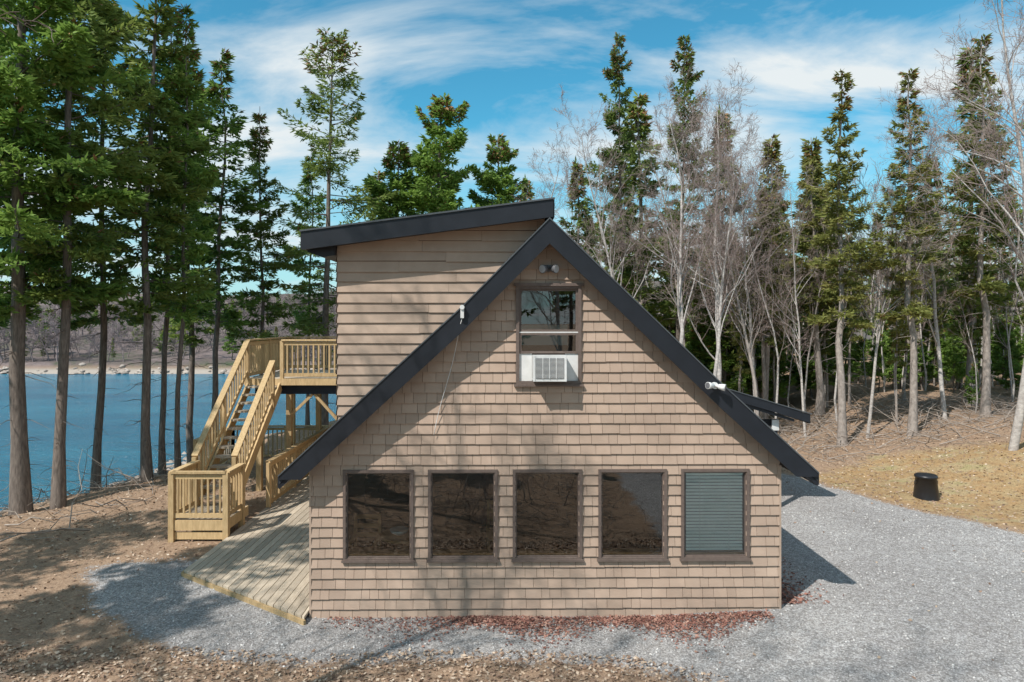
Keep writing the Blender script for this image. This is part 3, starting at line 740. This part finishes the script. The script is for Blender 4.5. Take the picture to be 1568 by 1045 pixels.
sd=sdp(p[:,0],p[:,1],GRAV); p=p[(sd<.25)]
scatter_leaves('fallen_leaves',p,.06,M['leaf'])
n=6500
cx=np.where(rng.random(n)<.45,rng.normal(.0,.65,n),rng.normal(2.5,.75,n)); cx=np.where(rng.random(n)<.2,rng.uniform(-2.8,4,n),cx)
cy=-.05-np.abs(rng.normal(size=n))*(.28+.12*np.sin(cx*3))
ok=cx<3.9
scatter_leaves('leaf_pile',np.column_stack([cx,cy])[ok],.05,M['redleaf'])
n=2500
scatter_leaves('leaf_pile',np.column_stack([4.2+np.abs(rng.normal(size=n))*.3,rng.uniform(.2,4.5,n)]),.06,M['redleaf'])
n=36000
p=np.column_stack([rng.uniform(-8,14,n),rng.uniform(-4.0,9,n)]); sd=sdp(p[:,0],p[:,1],GRAV)
inh=(p[:,0]>-5.9)&(p[:,0]<4.15)&(p[:,1]>-.02)&(p[:,1]<11)&(p[:,1]>1.62+(p[:,0]+5.8)*-.7)
p=p[(sd>-.2)&(~inh)]; n=len(p)
s_=.009+.017*rng.random(n)**3; z=HT(p[:,0],p[:,1])
octa=np.array([[1,0,0],[0,1,0],[-1,0,0],[0,-1,0],[0,0,1],[0,0,-1.]])
V=octa[None]*s_[:,None,None]*rng.uniform(.6,1.3,(n,6,1)); az=rng.uniform(0,6.28,n)
V=np.stack([V[...,0]*np.cos(az)[:,None]-V[...,1]*np.sin(az)[:,None],V[...,0]*np.sin(az)[:,None]+V[...,1]*np.cos(az)[:,None],V[...,2]*.7],-1)
V+=np.column_stack([p,z+.004])[:,None,:]
tf=np.array([[0,1,4],[1,2,4],[2,3,4],[3,0,4],[1,0,5],[2,1,5],[3,2,5],[0,3,5]])
F=(tf[None]+6*np.arange(n)[:,None,None]).reshape(-1,3)
put('gravel_stones',fast_mesh('gravel_stones',V.reshape(-1,3),F,np.zeros(len(F)),[M['stone']],np.repeat(rng.random(n),8)))
T=TB()
for _ in range(1500):
    q=rng.random()
    if q<.5: x=rng.uniform(8.5,22); y=rng.uniform(10.5,17)
    elif q<.62: x=rng.uniform(-16,-9); y=rng.uniform(3,13)
    else: x=rng.uniform(-6,3); y=rng.uniform(-9.5,-4.2)  # unseen sticks before the house, added for the window reflections
    l=rng.uniform(.5,2.2); az=rng.uniform(0,6.28); el=abs(rng.normal())*.3; s=np.linspace(0,1,5)
    if y<-4: l*=.4
    P=np.array([x,y,float(HT(x,y))+.04])+np.column_stack([np.cos(az)*l*s,np.sin(az)*l*s,np.sin(el)*l*s]); P[1:]+=rng.normal(size=(4,3))*.07
    V,F=tube_np(P,(.005+.009*rng.random()*l)*(1-.7*s),4); T.add(V,F,0,.5)
put('brushwood',T.mesh('brushwood',[M['stick']]))
T=TB()
for _ in range(700):
    if rng.random()<.35:
        y=rng.uniform(4,26); x=np.interp(y,SY,SX)+rng.normal()*.5-.0; s0=rng.uniform(.08,.3)
    else:
        x=rng.uniform(-85,-5); y=61.9+rng.normal()*.5; s0=rng.uniform(.12,.4)
    m_=6; k=5; path=np.array([[x,y,float(HT(x,y))-.1+.7*s0*q/(k-1)] for q in range(k)])
    V,F=tube_np(path,s0*np.array([.9,1.05,.95,.7,.1])*rng.uniform(.8,1.2,k),m_); V=V+rng.normal(size=V.shape)*s0*.12; T.add(V,F,0,rng.random())
put('shoreline_rocks',T.mesh('shoreline_rocks',[M['rock']]))
# ------------------------------------------------------------ light, sky, camera
sunpos=Vector((-.437,-.469,.766)).normalized()
L=bpy.data.lights.new('sun','SUN'); L.energy=5.0; L.angle=math.radians(.5); L.color=(1,.95,.885)
lo=bpy.data.objects.new('sun',L); lo.rotation_euler=(-sunpos).to_track_quat('-Z','Y').to_euler(); lo.location=(-20,-20,40); COL.objects.link(lo)
W=bpy.data.worlds.new('World'); S.world=W; W.use_nodes=True; nt=W.node_tree
bg=nt.nodes['Background']; bg.inputs[1].default_value=.15
sk=N(nt,'ShaderNodeTexSky',sky_type='NISHITA'); sk.sun_disc=False
sk.sun_elevation=math.asin(sunpos.z); sk.sun_rotation=math.atan2(sunpos.x,sunpos.y); sk.air_density=1.0; sk.dust_density=.3; sk.ozone_density=1.5
tc=N(nt,'ShaderNodeTexCoord'); sp_=N(nt,'ShaderNodeSeparateXYZ'); nt.links.new(tc.outputs['Generated'],sp_.inputs[0])
zc=mth(nt,'ADD',mth(nt,'MAXIMUM',sp_.outputs[2],0.0),.22)
cb=N(nt,'ShaderNodeCombineXYZ'); nt.links.new(mth(nt,'DIVIDE',sp_.outputs[0],zc),cb.inputs[0]); nt.links.new(mth(nt,'DIVIDE',sp_.outputs[1],zc),cb.inputs[1])
mp=N(nt,'ShaderNodeMapping'); mp.inputs['Rotation'].default_value=(0,0,math.radians(-25)); mp.inputs['Scale'].default_value=(.7,1.4,1); mp.inputs['Location'].default_value=(2.1,.4,0)
nt.links.new(cb.outputs[0],mp.inputs[0])
c1=noise(nt,1.3,8,mp.outputs[0],.58)
for n_ in nt.nodes:
    if n_.type=='TEX_NOISE': n_.inputs['Distortion'].default_value=.5
cm=ramp(nt,c1,[(.42,(0,0,0)),(.52,(.45,.45,.45)),(.63,(1,1,1))]).outputs[0]
skc=mixc(nt,1.0,sk.outputs[0],(.34,1.0,1.02),'MULTIPLY')
hf=mth(nt,'MULTIPLY_ADD',sp_.outputs[2],-3.6,1.0,True)
skc=mixc(nt,mth(nt,'MULTIPLY',hf,.8),skc,(3.7,4.9,5.5))
col=mixc(nt,cm,skc,(5.4,5.8,5.95))
nt.links.new(col,bg.inputs[0])
cam=bpy.data.cameras.new('camera'); cam.lens=24; cam.sensor_width=36; cam.shift_y=-.0204; cam.clip_end=3000
co=bpy.data.objects.new('camera',cam); co.location=(0,-10.45,4.53); co.rotation_euler=(math.radians(90),0,0); COL.objects.link(co)
S.camera=co
S.view_settings.view_transform='Standard'; S.view_settings.look='None'; S.view_settings.exposure=0
